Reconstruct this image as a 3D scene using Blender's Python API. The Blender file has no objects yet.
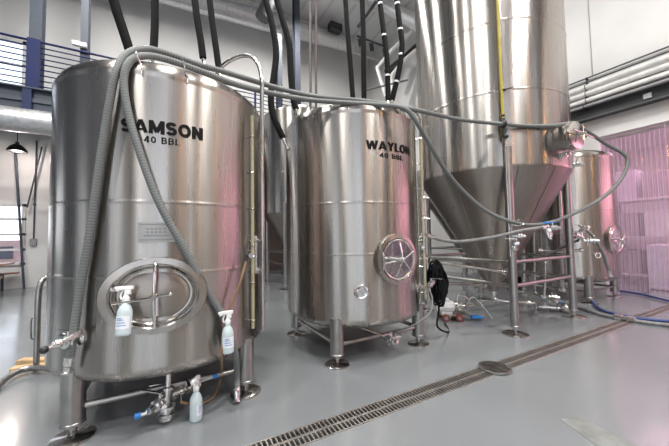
import bpy, math, random
from mathutils import Vector, Matrix
random.seed(7)
col = bpy.context.scene.collection
scene = bpy.context.scene
PI = math.pi
def V(*a): return Vector(a)
def rad(d): return math.radians(d)

# ------------------------------------------------------------------ camera
F = 295.0; CX = 334.5; CY = 223.0; H = 1.3
PITCH, ROLL, HEAD = rad(2.7), rad(1.0), rad(61)
R0 = V(math.sin(HEAD), -math.cos(HEAD), 0)
FW = V(math.cos(HEAD)*math.cos(PITCH), math.sin(HEAD)*math.cos(PITCH), math.sin(PITCH))
U0 = R0.cross(FW)
RT = R0*math.cos(ROLL) - U0*math.sin(ROLL)
UP = U0*math.cos(ROLL) + R0*math.sin(ROLL)
def ray(x, y): return FW + RT*((x-CX)/F) + UP*((CY-y)/F)
EYE = V(0, 0, H)
def at(x, y, D):            # survey helper: the point of the place seen at x, y at ground distance D
    d = ray(x, y); return EYE + d*(D/math.hypot(d.x, d.y))
def atz(x, y, z=0.0):
    d = ray(x, y); return EYE + d*((z-H)/d.z)
def oncyl(x, y, C, R):
    d = ray(x, y); a = d.x**2+d.y**2; b = -2*(d.x*C[0]+d.y*C[1]); c = C[0]**2+C[1]**2-R*R
    t = (-b-math.sqrt(max(0, b*b-4*a*c)))/2/a
    return EYE + d*t
cd = bpy.data.cameras.new('camera'); cam = bpy.data.objects.new('camera', cd); col.objects.link(cam)
m = Matrix((RT, UP, -FW)).transposed().to_4x4(); m.translation = EYE
cam.matrix_world = m
cd.sensor_fit = 'HORIZONTAL'; cd.sensor_width = 36; cd.lens = F/669*36; cd.clip_start = .05; cd.clip_end = 200
scene.camera = cam

# ------------------------------------------------------------------ materials
class N:
    def __init__(s, name):
        s.m = bpy.data.materials.new(name); s.m.use_nodes = True
        s.t = s.m.node_tree; s.b = s.t.nodes['Principled BSDF']; s.o = s.t.nodes['Material Output']
    def n(s, kind, **k):
        x = s.t.nodes.new(kind)
        for a, b in k.items():
            if a in x.inputs.keys() if isinstance(a, str) else False: x.inputs[a].default_value = b
            else: setattr(x, a, b)
        return x
    def l(s, a, b): s.t.links.new(a, b)
    def set(s, **k):
        for a, b in k.items():
            a = a.replace('_', ' ')
            s.b.inputs[a].default_value = (*b, 1) if isinstance(b, tuple) and len(b) == 3 else b
        return s
def coords(n, sc=(1, 1, 1), kind='Object'):
    tc = n.n('ShaderNodeTexCoord'); mp = n.n('ShaderNodeMapping'); mp.inputs['Scale'].default_value = sc
    n.l(tc.outputs[kind], mp.inputs['Vector']); return mp.outputs[0]
def noise(n, vec, scale=1, detail=3, rough=.5):
    x = n.n('ShaderNodeTexNoise'); x.inputs['Scale'].default_value = scale; x.inputs['Detail'].default_value = detail
    x.inputs['Roughness'].default_value = rough; n.l(vec, x.inputs['Vector']); return x.outputs['Fac']
def mapr(n, fac, a, b, lo=0.3, hi=0.7):
    x = n.n('ShaderNodeMapRange'); n.l(fac, x.inputs[0]); x.inputs[1].default_value = lo; x.inputs[2].default_value = hi
    x.inputs[3].default_value = a; x.inputs[4].default_value = b; return x.outputs[0]
def ramp(n, fac, c0, c1, lo=.35, hi=.65):
    x = n.n('ShaderNodeValToRGB'); n.l(fac, x.inputs[0]); e = x.color_ramp.elements
    e[0].position = lo; e[0].color = (*c0, 1); e[1].position = hi; e[1].color = (*c1, 1); return x.outputs[0]
def bump(n, h, strength=.2, dist=.01):
    x = n.n('ShaderNodeBump'); x.inputs['Strength'].default_value = strength; x.inputs['Distance'].default_value = dist
    n.l(h, x.inputs['Height']); n.l(x.outputs[0], n.b.inputs['Normal'])

def simple(name, c, rough=.5, metal=0.0, var=.08, scale=8, **k):
    n = N(name); n.set(Base_Color=c, Roughness=rough, Metallic=metal, **k)
    f = noise(n, coords(n), scale, 3)
    c0 = tuple(x*(1-var) for x in c); c1 = tuple(min(1, x*(1+var)) for x in c)
    n.l(ramp(n, f, c0, c1), n.b.inputs['Base Color'])
    n.l(mapr(n, f, max(.02, rough-.05), min(1, rough+.05)), n.b.inputs['Roughness'])
    return n.m
ARot = 0.25
def tank_steel(name, base=(.43, .405, .375), rough=.255, aniso=.9):
    n = N(name); n.set(Metallic=1.0, Anisotropic=aniso, Anisotropic_Rotation=ARot)
    v = coords(n, (9, 9, .22)); f = noise(n, v, 2.2, 6, .65)
    n.l(ramp(n, f, tuple(x*.88 for x in base), tuple(x*1.08 for x in base), .2, .8), n.b.inputs['Base Color'])
    g = noise(n, coords(n, (5, 5, .3)), 1.5, 4)
    n.l(mapr(n, g, rough-.05, rough+.08), n.b.inputs['Roughness'])
    tg = n.n('ShaderNodeTangent'); tg.direction_type = 'RADIAL'; tg.axis = 'Z'
    n.l(tg.outputs[0], n.b.inputs['Tangent'])
    h = noise(n, coords(n, (3.5, 3.5, .12)), 1.7, 2)
    bump(n, h, .08, .008)
    return n.m
STEEL_T = tank_steel('brushed tank steel')
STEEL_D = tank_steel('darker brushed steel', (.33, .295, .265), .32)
STEEL = simple('polished pipe steel', (.52, .50, .48), .2, 1.0)
STEEL_L = simple('satin leg steel', (.40, .39, .375), .33, 1.0)
STEEL_CH = simple('bright fitting steel', (.78, .77, .75), .12, 1.0)
BLACK = simple('black rubber insulation', (.007, .0075, .008), .65, Specular_IOR_Level=.12)
BLACKP = simple('black plastic', (.02, .02, .022), .4)
INK = simple('black lettering vinyl', (.006, .006, .006), .6, Specular_IOR_Level=.15)
WHITEP = simple('white plastic', (.75, .76, .76), .35)
BLUEP = simple('blue plastic', (.03, .2, .55), .4)
REDP = simple('red wheel rubber', (.22, .03, .02), .5)
NAVY = simple('navy painted steel', (.014, .026, .075), .5, Specular_IOR_Level=.3)
NAVYB = simple('deep blue railing paint', (.005, .012, .075), .5, Specular_IOR_Level=.3)
GREYST = simple('blue grey painted steel', (.05, .062, .085), .5)
GREYB = simple('grey painted beam', (.09, .10, .105), .5)
WHITEST = simple('white painted steel', (.7, .7, .69), .5)
GALV = simple('galvanised duct metal', (.62, .63, .64), .42, .85, .1, 14)
WOOD = simple('orange stained timber', (.33, .15, .09), .3, 0, .25, 5)
PINE = simple('pale timber', (.62, .42, .22), .6, 0, .2, 6)
YELLOW = simple('yellow hose', (.42, .33, .035), .45)
AMBER = simple('amber tubing', (.22, .14, .075), .35)
PAPER = simple('white label paper', (.75, .78, .82), .6)
BRASSY = simple('yellowed sight tube', (.36, .33, .2), .25)
GLASSW = simple('shrink wrapped goods', (.6, .57, .64), .4)
CARD = simple('brown cardboard', (.4, .36, .38), .7)
DARK = simple('drain slot shade', (.01, .01, .011), .9)  # near black painted in for the shade below the drain slots
PINKBOX = simple('pink printed case', (.5, .36, .45), .6)

n = N('clear bottle plastic'); n.set(Base_Color=(.85, .9, .9), Roughness=.2, Transmission_Weight=.3, IOR=1.3)
f = noise(n, coords(n), 6); n.l(ramp(n, f, (.66, .79, .82), (.76, .87, .89)), n.b.inputs['Base Color']); BOTTLE = n.m

n = N('wrapped grey brewing hose'); n.set(Roughness=.6)
tc = n.n('ShaderNodeTexCoord'); mp = n.n('ShaderNodeMapping'); mp.inputs['Scale'].default_value = (1, .12, 1)
n.l(tc.outputs['UV'], mp.inputs[0]); w = n.n('ShaderNodeTexWave'); w.inputs['Scale'].default_value = 16; w.inputs['Distortion'].default_value = 1.2
n.l(mp.outputs[0], w.inputs[0]); n.l(ramp(n, w.outputs['Fac'], (.125, .138, .136), (.185, .20, .195), .1, .9), n.b.inputs['Base Color'])
bump(n, w.outputs['Fac'], .14, .003); HOSE = n.m
n = N('smooth grey hose'); n.set(Roughness=.45); f = noise(n, coords(n), 20)
n.l(ramp(n, f, (.15, .155, .155), (.24, .24, .24)), n.b.inputs['Base Color']); HOSE2 = n.m

n = N('painted wall'); n.set(Roughness=.8)
f = noise(n, coords(n), .7, 5); n.l(ramp(n, f, (.66, .66, .65), (.74, .74, .73)), n.b.inputs['Base Color'])
g = noise(n, coords(n, (1, 1, .5)), 2.5, 3); bump(n, g, .25, .03); WALL = n.m
n = N('ceiling deck'); n.set(Roughness=.7)
wv = n.n('ShaderNodeTexWave'); wv.inputs['Scale'].default_value = .35; n.l(coords(n), wv.inputs[0])
n.l(ramp(n, wv.outputs['Fac'], (.62, .63, .64), (.76, .77, .78), .02, .08), n.b.inputs['Base Color']); CEIL = n.m
n = N('grey epoxy floor')
a = noise(n, coords(n), .9, 6, .6); b = noise(n, coords(n), 1.6, 3, .45); k = noise(n, coords(n), 160, 2)
mx = n.n('ShaderNodeMix', data_type='RGBA'); mx.inputs[0].default_value = .35
n.l(ramp(n, a, (.185, .202, .213), (.225, .242, .253), 0, 1), mx.inputs[6]); n.l(ramp(n, b, (.185, .202, .213), (.225, .242, .253), 0, 1), mx.inputs[7])
mx2 = n.n('ShaderNodeMix', data_type='RGBA', blend_type='MULTIPLY'); mx2.inputs[0].default_value = 1
n.l(mx.outputs[2], mx2.inputs[6]); n.l(ramp(n, k, (.9, .9, .9), (1, 1, 1), .35, .6), mx2.inputs[7]); n.l(mx2.outputs[2], n.b.inputs['Base Color'])
n.l(mapr(n, b, .15, .27), n.b.inputs['Roughness']); n.b.inputs['Specular IOR Level'].default_value = .6; n.b.inputs['Coat Weight'].default_value = .35; n.b.inputs['Coat Roughness'].default_value = .12
bump(n, b, .06, .004); FLOOR = n.m
n = N('sanded floor patch'); n.set(Roughness=.7); f = noise(n, coords(n), 9, 4)
n.l(ramp(n, f, (.15, .16, .15), (.23, .24, .235)), n.b.inputs['Base Color']); PATCH = n.m

n = N('ribbed clear polycarbonate')
tr = n.n('ShaderNodeBsdfTransparent'); tr.inputs[0].default_value = (.93, .86, .92, 1)
tl = n.n('ShaderNodeBsdfTranslucent'); tl.inputs[0].default_value = (.9, .8, .9, 1)
gl = n.n('ShaderNodeBsdfGlossy'); gl.inputs['Roughness'].default_value = .12
m1 = n.n('ShaderNodeMixShader'); m1.inputs[0].default_value = .2; n.l(tr.outputs[0], m1.inputs[1]); n.l(tl.outputs[0], m1.inputs[2])
m2 = n.n('ShaderNodeMixShader'); m2.inputs[0].default_value = .2; n.l(m1.outputs[0], m2.inputs[1]); n.l(gl.outputs[0], m2.inputs[2])
n.l(m2.outputs[0], n.o.inputs[0]); CURT = n.m
RIB = n.m.copy(); RIB.name = 'clear curtain rib'
for x in RIB.node_tree.nodes:
    if x.type == 'MIX_SHADER': x.inputs[0].default_value = .8 if x.inputs[0].default_value > .2 - 1e-6 and x.inputs[2].links[0].from_node.type == 'BSDF_TRANSLUCENT' else .3
    if x.type == 'BSDF_TRANSLUCENT': x.inputs[0].default_value = (.9, .9, 1, 1)
def emit(name, c, s):
    n = N(name); n.set(Base_Color=(0, 0, 0), Emission_Color=c, Emission_Strength=s); return n.m

# ------------------------------------------------------------------ mesh builder
class MB:
    def __init__(s): s.v = []; s.f = []; s.mi = []; s.uv = {}
    def _add(s, vs, fs, mi=0, uvs=None):
        b = len(s.v); s.v += [tuple(x) for x in vs]
        for i, f in enumerate(fs):
            if uvs: s.uv[len(s.f)] = uvs[i]
            s.f.append(tuple(b+j for j in f)); s.mi.append(mi)
        return s
    def box(s, c, d, rz=0, mi=0, rot=None):
        c = Vector(c); M = rot if rot else Matrix.Rotation(rz, 3, 'Z'); hx, hy, hz = d[0]/2, d[1]/2, d[2]/2
        vs = [c + M @ V(x, y, z) for x in (-hx, hx) for y in (-hy, hy) for z in (-hz, hz)]
        return s._add(vs, [(0, 1, 3, 2), (4, 6, 7, 5), (0, 4, 5, 1), (2, 3, 7, 6), (0, 2, 6, 4), (1, 5, 7, 3)], mi)
    def bar(s, p, q, w, h, mi=0):
        p, q = Vector(p), Vector(q); d = (q-p); L = d.length; z = d.normalized()
        x = z.cross(V(0, 0, 1)); x = x.normalized() if x.length > 1e-3 else V(1, 0, 0); y = z.cross(x)
        return s.box((p+q)/2, (w, h, L), rot=Matrix((x, y, z)).transposed(), mi=mi)
    def lathe(s, prof, seg=32, o=(0, 0, 0), ax=(0, 0, 1), sx=1, sy=1, mi=0, up=None):
        o = Vector(o); z = Vector(ax).normalized()
        if up is not None: y = (Vector(up) - z*Vector(up).dot(z)).normalized(); x = y.cross(z)
        else:
            x = V(1, 0, 0) if abs(z.z) > .99 else V(0, 0, 1).cross(z).normalized(); y = z.cross(x)
        vs = []; fs = []; n = len(prof)
        for r, h in prof:
            for i in range(seg):
                a = 2*PI*i/seg; vs.append(o + x*(r*sx*math.cos(a)) + y*(r*sy*math.sin(a)) + z*h)
        for k in range(n-1):
            for i in range(seg):
                j = (i+1) % seg; fs.append((k*seg+i, k*seg+j, (k+1)*seg+j, (k+1)*seg+i))
        if prof[0][0] > 1e-4 and prof[0] != prof[-1]: fs.append(tuple(reversed(range(seg))))
        if prof[-1][0] > 1e-4 and prof[0] != prof[-1]: fs.append(tuple((n-1)*seg+i for i in range(seg)))
        return s._add(vs, fs, mi)
    def cyl(s, p, q, r, seg=16, mi=0, r2=None):
        p, q = Vector(p), Vector(q); return s.lathe([(r, 0), (r if r2 is None else r2, (q-p).length)], seg, p, q-p, mi=mi)
    def disc(s, o, ax, r, t, seg=24, mi=0): return s.cyl(Vector(o)-Vector(ax).normalized()*t/2, Vector(o)+Vector(ax).normalized()*t/2, r, seg, mi)
    def ball(s, o, r, mi=0, seg=14): return s.lathe([(r*math.sin(PI*k/8)+1e-5, -r*math.cos(PI*k/8)) for k in range(9)], seg, o, mi=mi)
    def torus(s, o, ax, R, r, seg=32, rs=8, sx=1, sy=1, mi=0, up=None):
        return s.lathe([(R+r*math.cos(2*PI*k/rs), r*math.sin(2*PI*k/rs)) for k in range(rs+1)], seg, o, ax, sx, sy, mi, up)
    def tube(s, pts, r, seg=10, smooth=0, mi=0, closed=False, r2=None):
        P = [Vector(p) for p in pts]
        if smooth:
            Q = []
            for i in range(len(P)-1):
                a, b, c, d = P[max(0, i-1)], P[i], P[i+1], P[min(len(P)-1, i+2)]
                for k in range(smooth):
                    t = k/smooth; Q.append(.5*((2*b)+(c-a)*t+(2*a-5*b+4*c-d)*t*t+(3*b-a-3*c+d)*t**3))
            Q.append(P[-1]); P = Q
        vs = []; fs = []; uvs = []; L = 0; ls = []
        T = [(P[min(i+1, len(P)-1)]-P[max(i-1, 0)]).normalized() for i in range(len(P))]
        x = T[0].cross(V(0, 0, 1)); x = x.normalized() if x.length > 1e-2 else V(1, 0, 0)
        for i, p in enumerate(P):
            if i: L += (p-P[i-1]).length
            ls.append(L)
            x = (x - T[i]*x.dot(T[i])).normalized(); y = T[i].cross(x)
            rr = r if r2 is None else r+(r2-r)*i/(len(P)-1)
            for k in range(seg):
                a = 2*PI*k/seg; vs.append(p+x*rr*math.cos(a)+y*rr*math.sin(a))
        for i in range(len(P)-1):
            for k in range(seg):
                j = (k+1) % seg; fs.append((i*seg+k, i*seg+j, (i+1)*seg+j, (i+1)*seg+k))
                u0, u1, a, b = ls[i], ls[i+1], k/seg, (k+1)/seg; uvs.append([(u0, a), (u0, b), (u1, b), (u1, a)])
        fs.append(tuple(reversed(range(seg)))); uvs.append([(0, 0)]*seg)
        fs.append(tuple((len(P)-1)*seg+k for k in range(seg))); uvs.append([(L, 0)]*seg)
        return s._add(vs, fs, mi, uvs)
    def build(s, name, mats, parent=None, loc=None, sharp=38, bevel=0):
        me = bpy.data.meshes.new(name); me.from_pydata(s.v, [], s.f)
        mats = mats if isinstance(mats, (list, tuple)) else [mats]
        for m in mats: me.materials.append(m)
        for p, i in zip(me.polygons, s.mi): p.material_index = i
        if s.uv:
            ul = me.uv_layers.new(name='UVMap')
            for fi, uv in s.uv.items():
                p = me.polygons[fi]
                for li, c in zip(p.loop_indices, uv): ul.data[li].uv = c
        me.polygons.foreach_set('use_smooth', [True]*len(me.polygons))
        me.update(); me.set_sharp_from_angle(angle=rad(sharp))
        o = bpy.data.objects.new(name, me); col.objects.link(o)
        if parent: o.parent = parent
        if loc: o.location = loc
        if bevel:
            b = o.modifiers.new('bevel', 'BEVEL'); b.width = bevel; b.segments = 2; b.limit_method = 'ANGLE'
        return o
def tag(o, label=None, cat=None, group=None, kind=None):
    if label: o['label'] = label
    if cat: o['category'] = cat
    if group: o['group'] = group
    if kind: o['kind'] = kind
    return o
def thing(name, loc, label, cat, group=None, rz=0):
    o = bpy.data.objects.new(name, None); col.objects.link(o); o.location = loc; o.rotation_euler.z = rz
    o.empty_display_size = .1
    return tag(o, label, cat, group)
def shift(mb, loc):      # world coordinates -> coordinates of a thing standing at loc
    mb.v = [(x-loc[0], y-loc[1], z-loc[2]) for x, y, z in mb.v]; return mb
def copy_tree(o, parent=None):
    c = o.copy(); col.objects.link(c)
    if parent: c.parent = parent
    for ch in [x for x in bpy.data.objects if x.parent == o]: copy_tree(ch, c)
    return c

# ------------------------------------------------------------------ lettering bent round a shell
def arcp(cx, cy, rx, ry, a0, a1, n=10): return [(cx+rx*math.cos(rad(a0+(a1-a0)*k/n)), cy+ry*math.sin(rad(a0+(a1-a0)*k/n))) for k in range(n+1)]
GL = {'L': (.62, [[(.13, 1), (.13, 0)], [(.0, .11), (.62, .11)]]), 'Y': (.84, [[(.12, 1), (.42, .46)], [(.72, 1), (.42, .46)], [(.42, .5), (.42, 0)]]),
      'N': (.80, [[(.13, 0), (.13, 1)], [(.13, .93), (.67, .07)], [(.67, 0), (.67, 1)]]), 'M': (1.0, [[(.12, 0), (.12, 1)], [(.15, .95), (.5, .12)], [(.5, .12), (.85, .95)], [(.88, 0), (.88, 1)]]),
      'W': (1.2, [[(.1, 1), (.33, 0)], [(.33, 0), (.6, .94)], [(.6, .94), (.87, 0)], [(.87, 0), (1.1, 1)]]), 'A': (.90, [[(.1, 0), (.45, 1)], [(.45, 1), (.8, 0)], [(.24, .27), (.66, .27)]]),
      'O': (.88, [arcp(.44, .5, .325, .395, 0, 360, 24)]), '0': (.66, [arcp(.33, .5, .215, .395, 0, 360, 20)]),
      'S': (.74, [arcp(.37, .70, .25, .195, 20, 270, 12)+arcp(.37, .30, .25, .205, 90, -160, 12)]), '4': (.70, [[(.47, 1), (.47, 0)], [(.44, .96), (.08, .30)], [(.0, .29), (.7, .29)]]),
      'B': (.74, [[(.12, 0), (.12, 1)], [(.1, .89)]+arcp(.38, .70, .2, .19, 90, -90, 8)+[(.1, .51)], [(.1, .51)]+arcp(.40, .31, .22, .2, 90, -90, 8)+[(.1, .11)]]), ' ': (.4, [])}
def lettering(text, parent, R, a0, a1, z0, z1, mat=INK, bold=.275, gap=.09):
    b = MB(); x = 0; quads = []
    if 'B' in text: bold = .19
    for ch in text:
        w, st = GL[ch]
        for pl in st:
            for (xa, ya), (xb, yb) in zip(pl, pl[1:]):
                n_ = max(1, int(abs(xb-xa)/.2)); L_ = math.hypot(xb-xa, yb-ya) or 1; tx, ty = (xb-xa)/L_, (yb-ya)/L_
                bw = bold*(.5+.42*abs(ty))/.92 if len(pl) == 2 else bold*.92
                e_ = .02 if len(pl) > 2 else 0
                for k in range(n_):
                    pa, pb = k/n_, (k+1)/n_
                    A = (xa+(xb-xa)*pa-tx*e_, ya+(yb-ya)*pa-ty*e_); B = (xa+(xb-xa)*pb+tx*e_, ya+(yb-ya)*pb+ty*e_)
                    quads.append([(x+A[0]+ty*bw/2, A[1]-tx*bw/2), (x+B[0]+ty*bw/2, B[1]-tx*bw/2), (x+B[0]-ty*bw/2, B[1]+tx*bw/2), (x+A[0]-ty*bw/2, A[1]+tx*bw/2)])
        x += w+gap
    x -= gap
    for q in quads:
        b._add([(R*math.cos(rad(a0+(a1-a0)*u/x)), R*math.sin(rad(a0+(a1-a0)*u/x)), z0+(z1-z0)*min(1, max(0, v))) for u, v in q], [(0, 1, 2, 3)])
    return b.build('lettering', mat, parent)

# ------------------------------------------------------------------ tank components (local to a tank root)
def pol(a, r, z=0): return V(r*math.cos(rad(a)), r*math.sin(rad(a)), z)
def seam(R, z, h=.012, w=.003): return [(R, z-h-.012), (R, z-h), (R+w, z-h*.4), (R+w, z+h*.4), (R, z+h), (R, z+h+.012)]
def leg(root, p, top, r=.068, R=.125, mat=STEEL_L):
    b = MB(); b.lathe([(r, .10), (r, top)], 24, (p[0], p[1], 0)); b.lathe([(r*.55, .098), (r+.004, .10), (r+.004, .115), (r, .12)], 24, (p[0], p[1], 0))
    l = b.build('leg', mat, root)
    f = MB().lathe([(R, 0), (R, .012), (R-.01, .018), (.035, .022), (.024, .03), (.024, .102), (.0001, .102)], 28, (p[0], p[1], 0))
    f.build('foot_plate', STEEL, l)
    return l
def clamp_valve(b, p, d, s=1.0, up=(0, 0, 1)):
    """small sanitary butterfly valve: ferrules, clamp band, stem and lever"""
    p = Vector(p); d = Vector(d).normalized(); u = Vector(up)
    b.lathe([(.018*s, 0), (.018*s, .03*s), (.032*s, .034*s), (.032*s, .05*s), (.024*s, .054*s), (.03*s, .06*s), (.03*s, .085*s), (.024*s, .09*s), (.032*s, .094*s), (.032*s, .11*s), (.018*s, .114*s), (.018*s, .15*s)], 16, p, d)
    b.cyl(p+d*.072*s, p+d*.072*s+u*.055*s, .009*s, 10)
    b.cyl(p+d*.042*s-u*.03*s, p+d*.042*s-u*.065*s, .006*s, 8)
    side = d.cross(u).normalized()
    b.bar(p+d*.072*s+u*.055*s-side*.01, p+d*.072*s+u*.06*s+side*.12*s, .014*s, .006*s)

def valve(root, name, p, d, s=1.0, **k):
    b = MB(); clamp_valve(b, p, d, s, **k); return b.build(name, STEEL_CH, root)

def manway(root, a, z, sx, sy, R, kind, mat=STEEL_T):
    n = pol(a, 1).normalized(); o = pol(a, R, z); t = V(-n.y, n.x, 0); up = V(0, 0, 1)
    k = .32
    b = MB()
    b.lathe([(1.0*k, -.10), (1.0*k, .018), (.985*k, .028), (.84*k, .034), (.80*k, .026), (.80*k, -.01), (.765*k, -.012), (.755*k, .02), (.735*k, .026), (.70*k, .018), (.69*k, -.006), (.64*k, -.008)], 64, o, n, sx/.32, sy/.32, up=up)
    mw = b.build('manway_collar', mat, root)
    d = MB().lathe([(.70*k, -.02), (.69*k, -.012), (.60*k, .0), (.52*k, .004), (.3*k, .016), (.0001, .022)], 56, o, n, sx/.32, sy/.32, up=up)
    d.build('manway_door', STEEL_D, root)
    h = MB()
    if kind == 'oval':
        h.tube([o+up*sy*.86+n*.03, o+up*sy*.6+n*.055, o+n*.075, o-up*sy*.6+n*.055, o-up*sy*.84+n*.03], .011, 10, 5)
        h.tube([o+t*(-sx*.70)+n*.09-up*.02, o-t*sx*.35+n*.095-up*.012, o+n*.10, o+t*sx*.3+n*.10+up*.015], .008, 8, 5)
        h.tube([o+t*.02+n*.09, o+t*.02-up*.12+n*.09], .011, 10); h.lathe([(.022, .03), (.022, .08), (.012, .10), (.0001, .112)], 14, o, n)
        for q in (.86, -.84): h.lathe([(.018, 0), (.018, .03), (.0001, .035)], 12, o+up*sy*q, n)
        h.lathe([(.016, 0), (.016, .03), (.0001, .035)], 12, o-t*sx*.72+up*.06, n)
        h.ball(o+t*sx*.30+n*.10+up*.015, .013)
    else:
        for q in range(5):
            aa = rad(90+72*q+8); dd = t*math.cos(aa)+up*math.sin(aa)
            h.tube([o+n*.10, o+dd*.09+n*.095, o+dd*.175+n*.085], .009, 8, 4); h.ball(o+dd*.178+n*.085, .012)
        h.lathe([(.03, .0), (.026, .09), (.014, .12), (.0001, .13)], 14, o, n)
        h.bar(o-t*.26+n*.04, o-t*.26+n*.04+up*.001, .01, .01)
        h.tube([o-t*.245+up*.09+n*.03, o-t*.245+up*.07+n*.085, o-t*.245-up*.07+n*.085, o-t*.245-up*.09+n*.03], .010, 8, 4)
        h.tube([o-t*.245+n*.07+up*.03, o-t*.1+n*.075+up*.012, o+n*.06], .012, 8, 4); h.tube([o-t*.245+n*.07-up*.03, o-t*.1+n*.075-up*.012, o+n*.06], .012, 8, 4)
        h.torus(o+n*.03, n, .205, .008, 48, 8)
    h.build('manway_handle', STEEL_CH, root)

def brite_tank(name, loc, R, zb, zt, label, rz=0, texts=None, mw=None, legs=.56, group=None, arch=.3, sight=True, extras=True):
    root = thing(name, (loc[0], loc[1], 0), label, 'tank', group, rz)
    prof = [(.0001, zb-.13), (R*.4, zb-.12), (R*.75, zb-.085), (R*.93, zb-.035), (R-.012, zb+.005), (R, zb+.035), (R, zb+.05)]
    for z in (zb+.32*(zt-zb), zb+.56*(zt-zb)): prof += seam(R, z, .010, .0022)
    prof += [(R, zt-.045), (R, zt-.03), (R+.004, zt-.02), (R+.004, zt)]
    MB().lathe(prof, 128).build('shell', STEEL_T, root, sharp=50)
    top = [(R+.004, zt), (R-.006, zt+.008), (R-.010, zt+.03), (R-.022, zt+.058), (R-.05, zt+.085), (R-.10, zt+.11), (R*.78, zt+.145), (R*.55, zt+.19), (R*.28, zt+.22), (.12, zt+.225), (.12, zt+.27), (.0001, zt+.275)]
    MB().lathe(top, 96).build('top_dome', STEEL_T, root, sharp=30)
    P = [(sx*legs, sy*legs) for sx, sy in ((-1, -1), (1, -1), (1, 1), (-1, 1))]
    for p in P: leg(root, p, zb+.06)
    for i in range(4):
        a, b = P[i], P[(i+1) % 4]
        MB().cyl((*a, .20), (*b, .20), .022, 14).build('cross_brace', STEEL_L, root)
    if texts:
        for t in texts: lettering(*t[:1], root, R+.004, *t[1:])
    if mw: manway(root, *mw)
    if sight:
        a, r = -47, R+.055
        b = MB(); b.tube([pol(a, r, .55), pol(a, r, zt-.12)], .014, 12); b.build('sight_tube', BRASSY, root)
        for z in [.62+i*.31 for i in range(int((zt-.75)/.31)+1)]:
            b = MB(); b.torus(pol(a, r, z), (0, 0, 1), .017, .005, 14, 6); b.cyl(pol(a, R-.01, z), pol(a, r, z), .006, 8)
            b.build('sight_clamp', STEEL, root)
        b = MB(); b.tube([pol(a+9, r+.02, .5), pol(a+9, r+.02, zt-.1), pol(a+9, r+.02, zt+arch*.5), pol(a+10, r-.05, zt+arch*.85), pol(a+14, r-.2, zt+arch), pol(a+24, r-.42, zt+arch*.93), pol(a+38, r-.52, zt+arch*.7), pol(a+60, r-.6, zt+.16)], .019, 14, 6)
        b.build('cleaning_pipe', STEEL, root)
        p = pol(a+4, R-.02, 1.28); d = pol(a+4, 1)
        valve(root, 'sample_valve', p, d, .75); valve(root, 'sample_valve', pol(a+5, R+.04, 1.14), pol(a-80, 1)+V(0, 0, .2), .8); valve(root, 'sample_valve', pol(a+5, R-.02, 1.02), d, .8)
        MB().cyl(pol(a+4, R+.05, 1.0), pol(a+4, R+.05, 1.32), .012, 10).build('valve_riser', STEEL_CH, root)
    return root

S = (0.0, 3.17); W = (2.05, 3.24); C = (4.68, 3.05); Rb = (7.3, 3.1)
samson = brite_tank('brite_tank', S, .83, .40, 2.475, 'stainless steel tank lettered SAMSON, with an oval manway and hoses draped over it', legs=.56, arch=.56,
    texts=[('SAMSON', -111.2, -76, 2.032, 2.125, INK), ('40 BBL', -101.6, -86.5, 1.965, 2.012, INK)],
    mw=(-96, .93, .32, .255, .83, 'oval'))
waylon = brite_tank('brite_tank', W, .83, .41, 2.625, 'stainless steel tank lettered WAYLON, with a round manway', legs=.56,
    texts=[('WAYLON', -110.8, -69, 2.20, 2.295, INK), ('40 BBL', -101, -78.5, 2.118, 2.17, INK)],
    mw=(-88.5, 1.055, .27, .27, .83, 'round'))
rightt = brite_tank('brite_tank', Rb, .83, .44, 2.74, 'stainless steel tank with side manway standing at the clear ribbed curtain', legs=.56,
    mw=(-97, 1.16, .25, .27, .83, 'round'), sight=False)

# details of single tanks
b = MB()   # name plate of the first tank
for k in range(9):
    a = -103.6+k*1.7
    q = [pol(a, .836, 1.285), pol(a+1.7, .836, 1.285), pol(a+1.7, .836, 1.42), pol(a, .836, 1.42)]
    b._add(q, [(0, 1, 2, 3)])
pl = b.build('name_plate', simple('dull etched plate', (.42, .41, .39), .45, 1.0), samson)
b = MB()
ETCH = simple('etched dark print', (.24, .24, .24), .5, .8)
for z in (1.30, 1.405):
    for k in range(8): b._add([pol(-103+k*1.75, .8385, z), pol(-101.25+k*1.75, .8385, z), pol(-101.25+k*1.75, .8385, z+.004), pol(-103+k*1.75, .8385, z+.004)], [(0, 1, 2, 3)])
for z in (1.35, 1.372):
    for k in range(5): b._add([pol(-100+k*1.7, .8385, z), pol(-99+k*1.7, .8385, z), pol(-99+k*1.7, .8385, z+.008), pol(-100+k*1.7, .8385, z+.008)], [(0, 1, 2, 3)])
for k in range(12): b._add([pol(-101+k*.9, .8385, 1.325), pol(-100.5+k*.9, .8385, 1.325), pol(-100.5+k*.9, .8385, 1.335), pol(-101+k*.9, .8385, 1.335)], [(0, 1, 2, 3)])
b.build('plate_print', ETCH, pl)
for a in (-103.5, -84.5):      # hooks that carry the hoses
    b = MB(); zt = 2.475
    b.tube([pol(a+1, .838, zt-.04), pol(a+1, .845, zt+.0), pol(a, .83, zt+.04), pol(a-1, .87, zt+.09), pol(a-2, .84, zt+.125)], .006, 8, 5)
    b.build('hose_hook', STEEL_CH, samson)
b = MB(); p = pol(-129.5, .81, .68); d = pol(-129.5, 1)      # sample port front left
b.lathe([(.06, 0), (.06, .03), (.045, .04), (.03, .05), (.03, .08), (.05, .085), (.05, .105), (.03, .11)], 24, p, d)
b.build('sample_port', STEEL_CH, samson)
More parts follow.
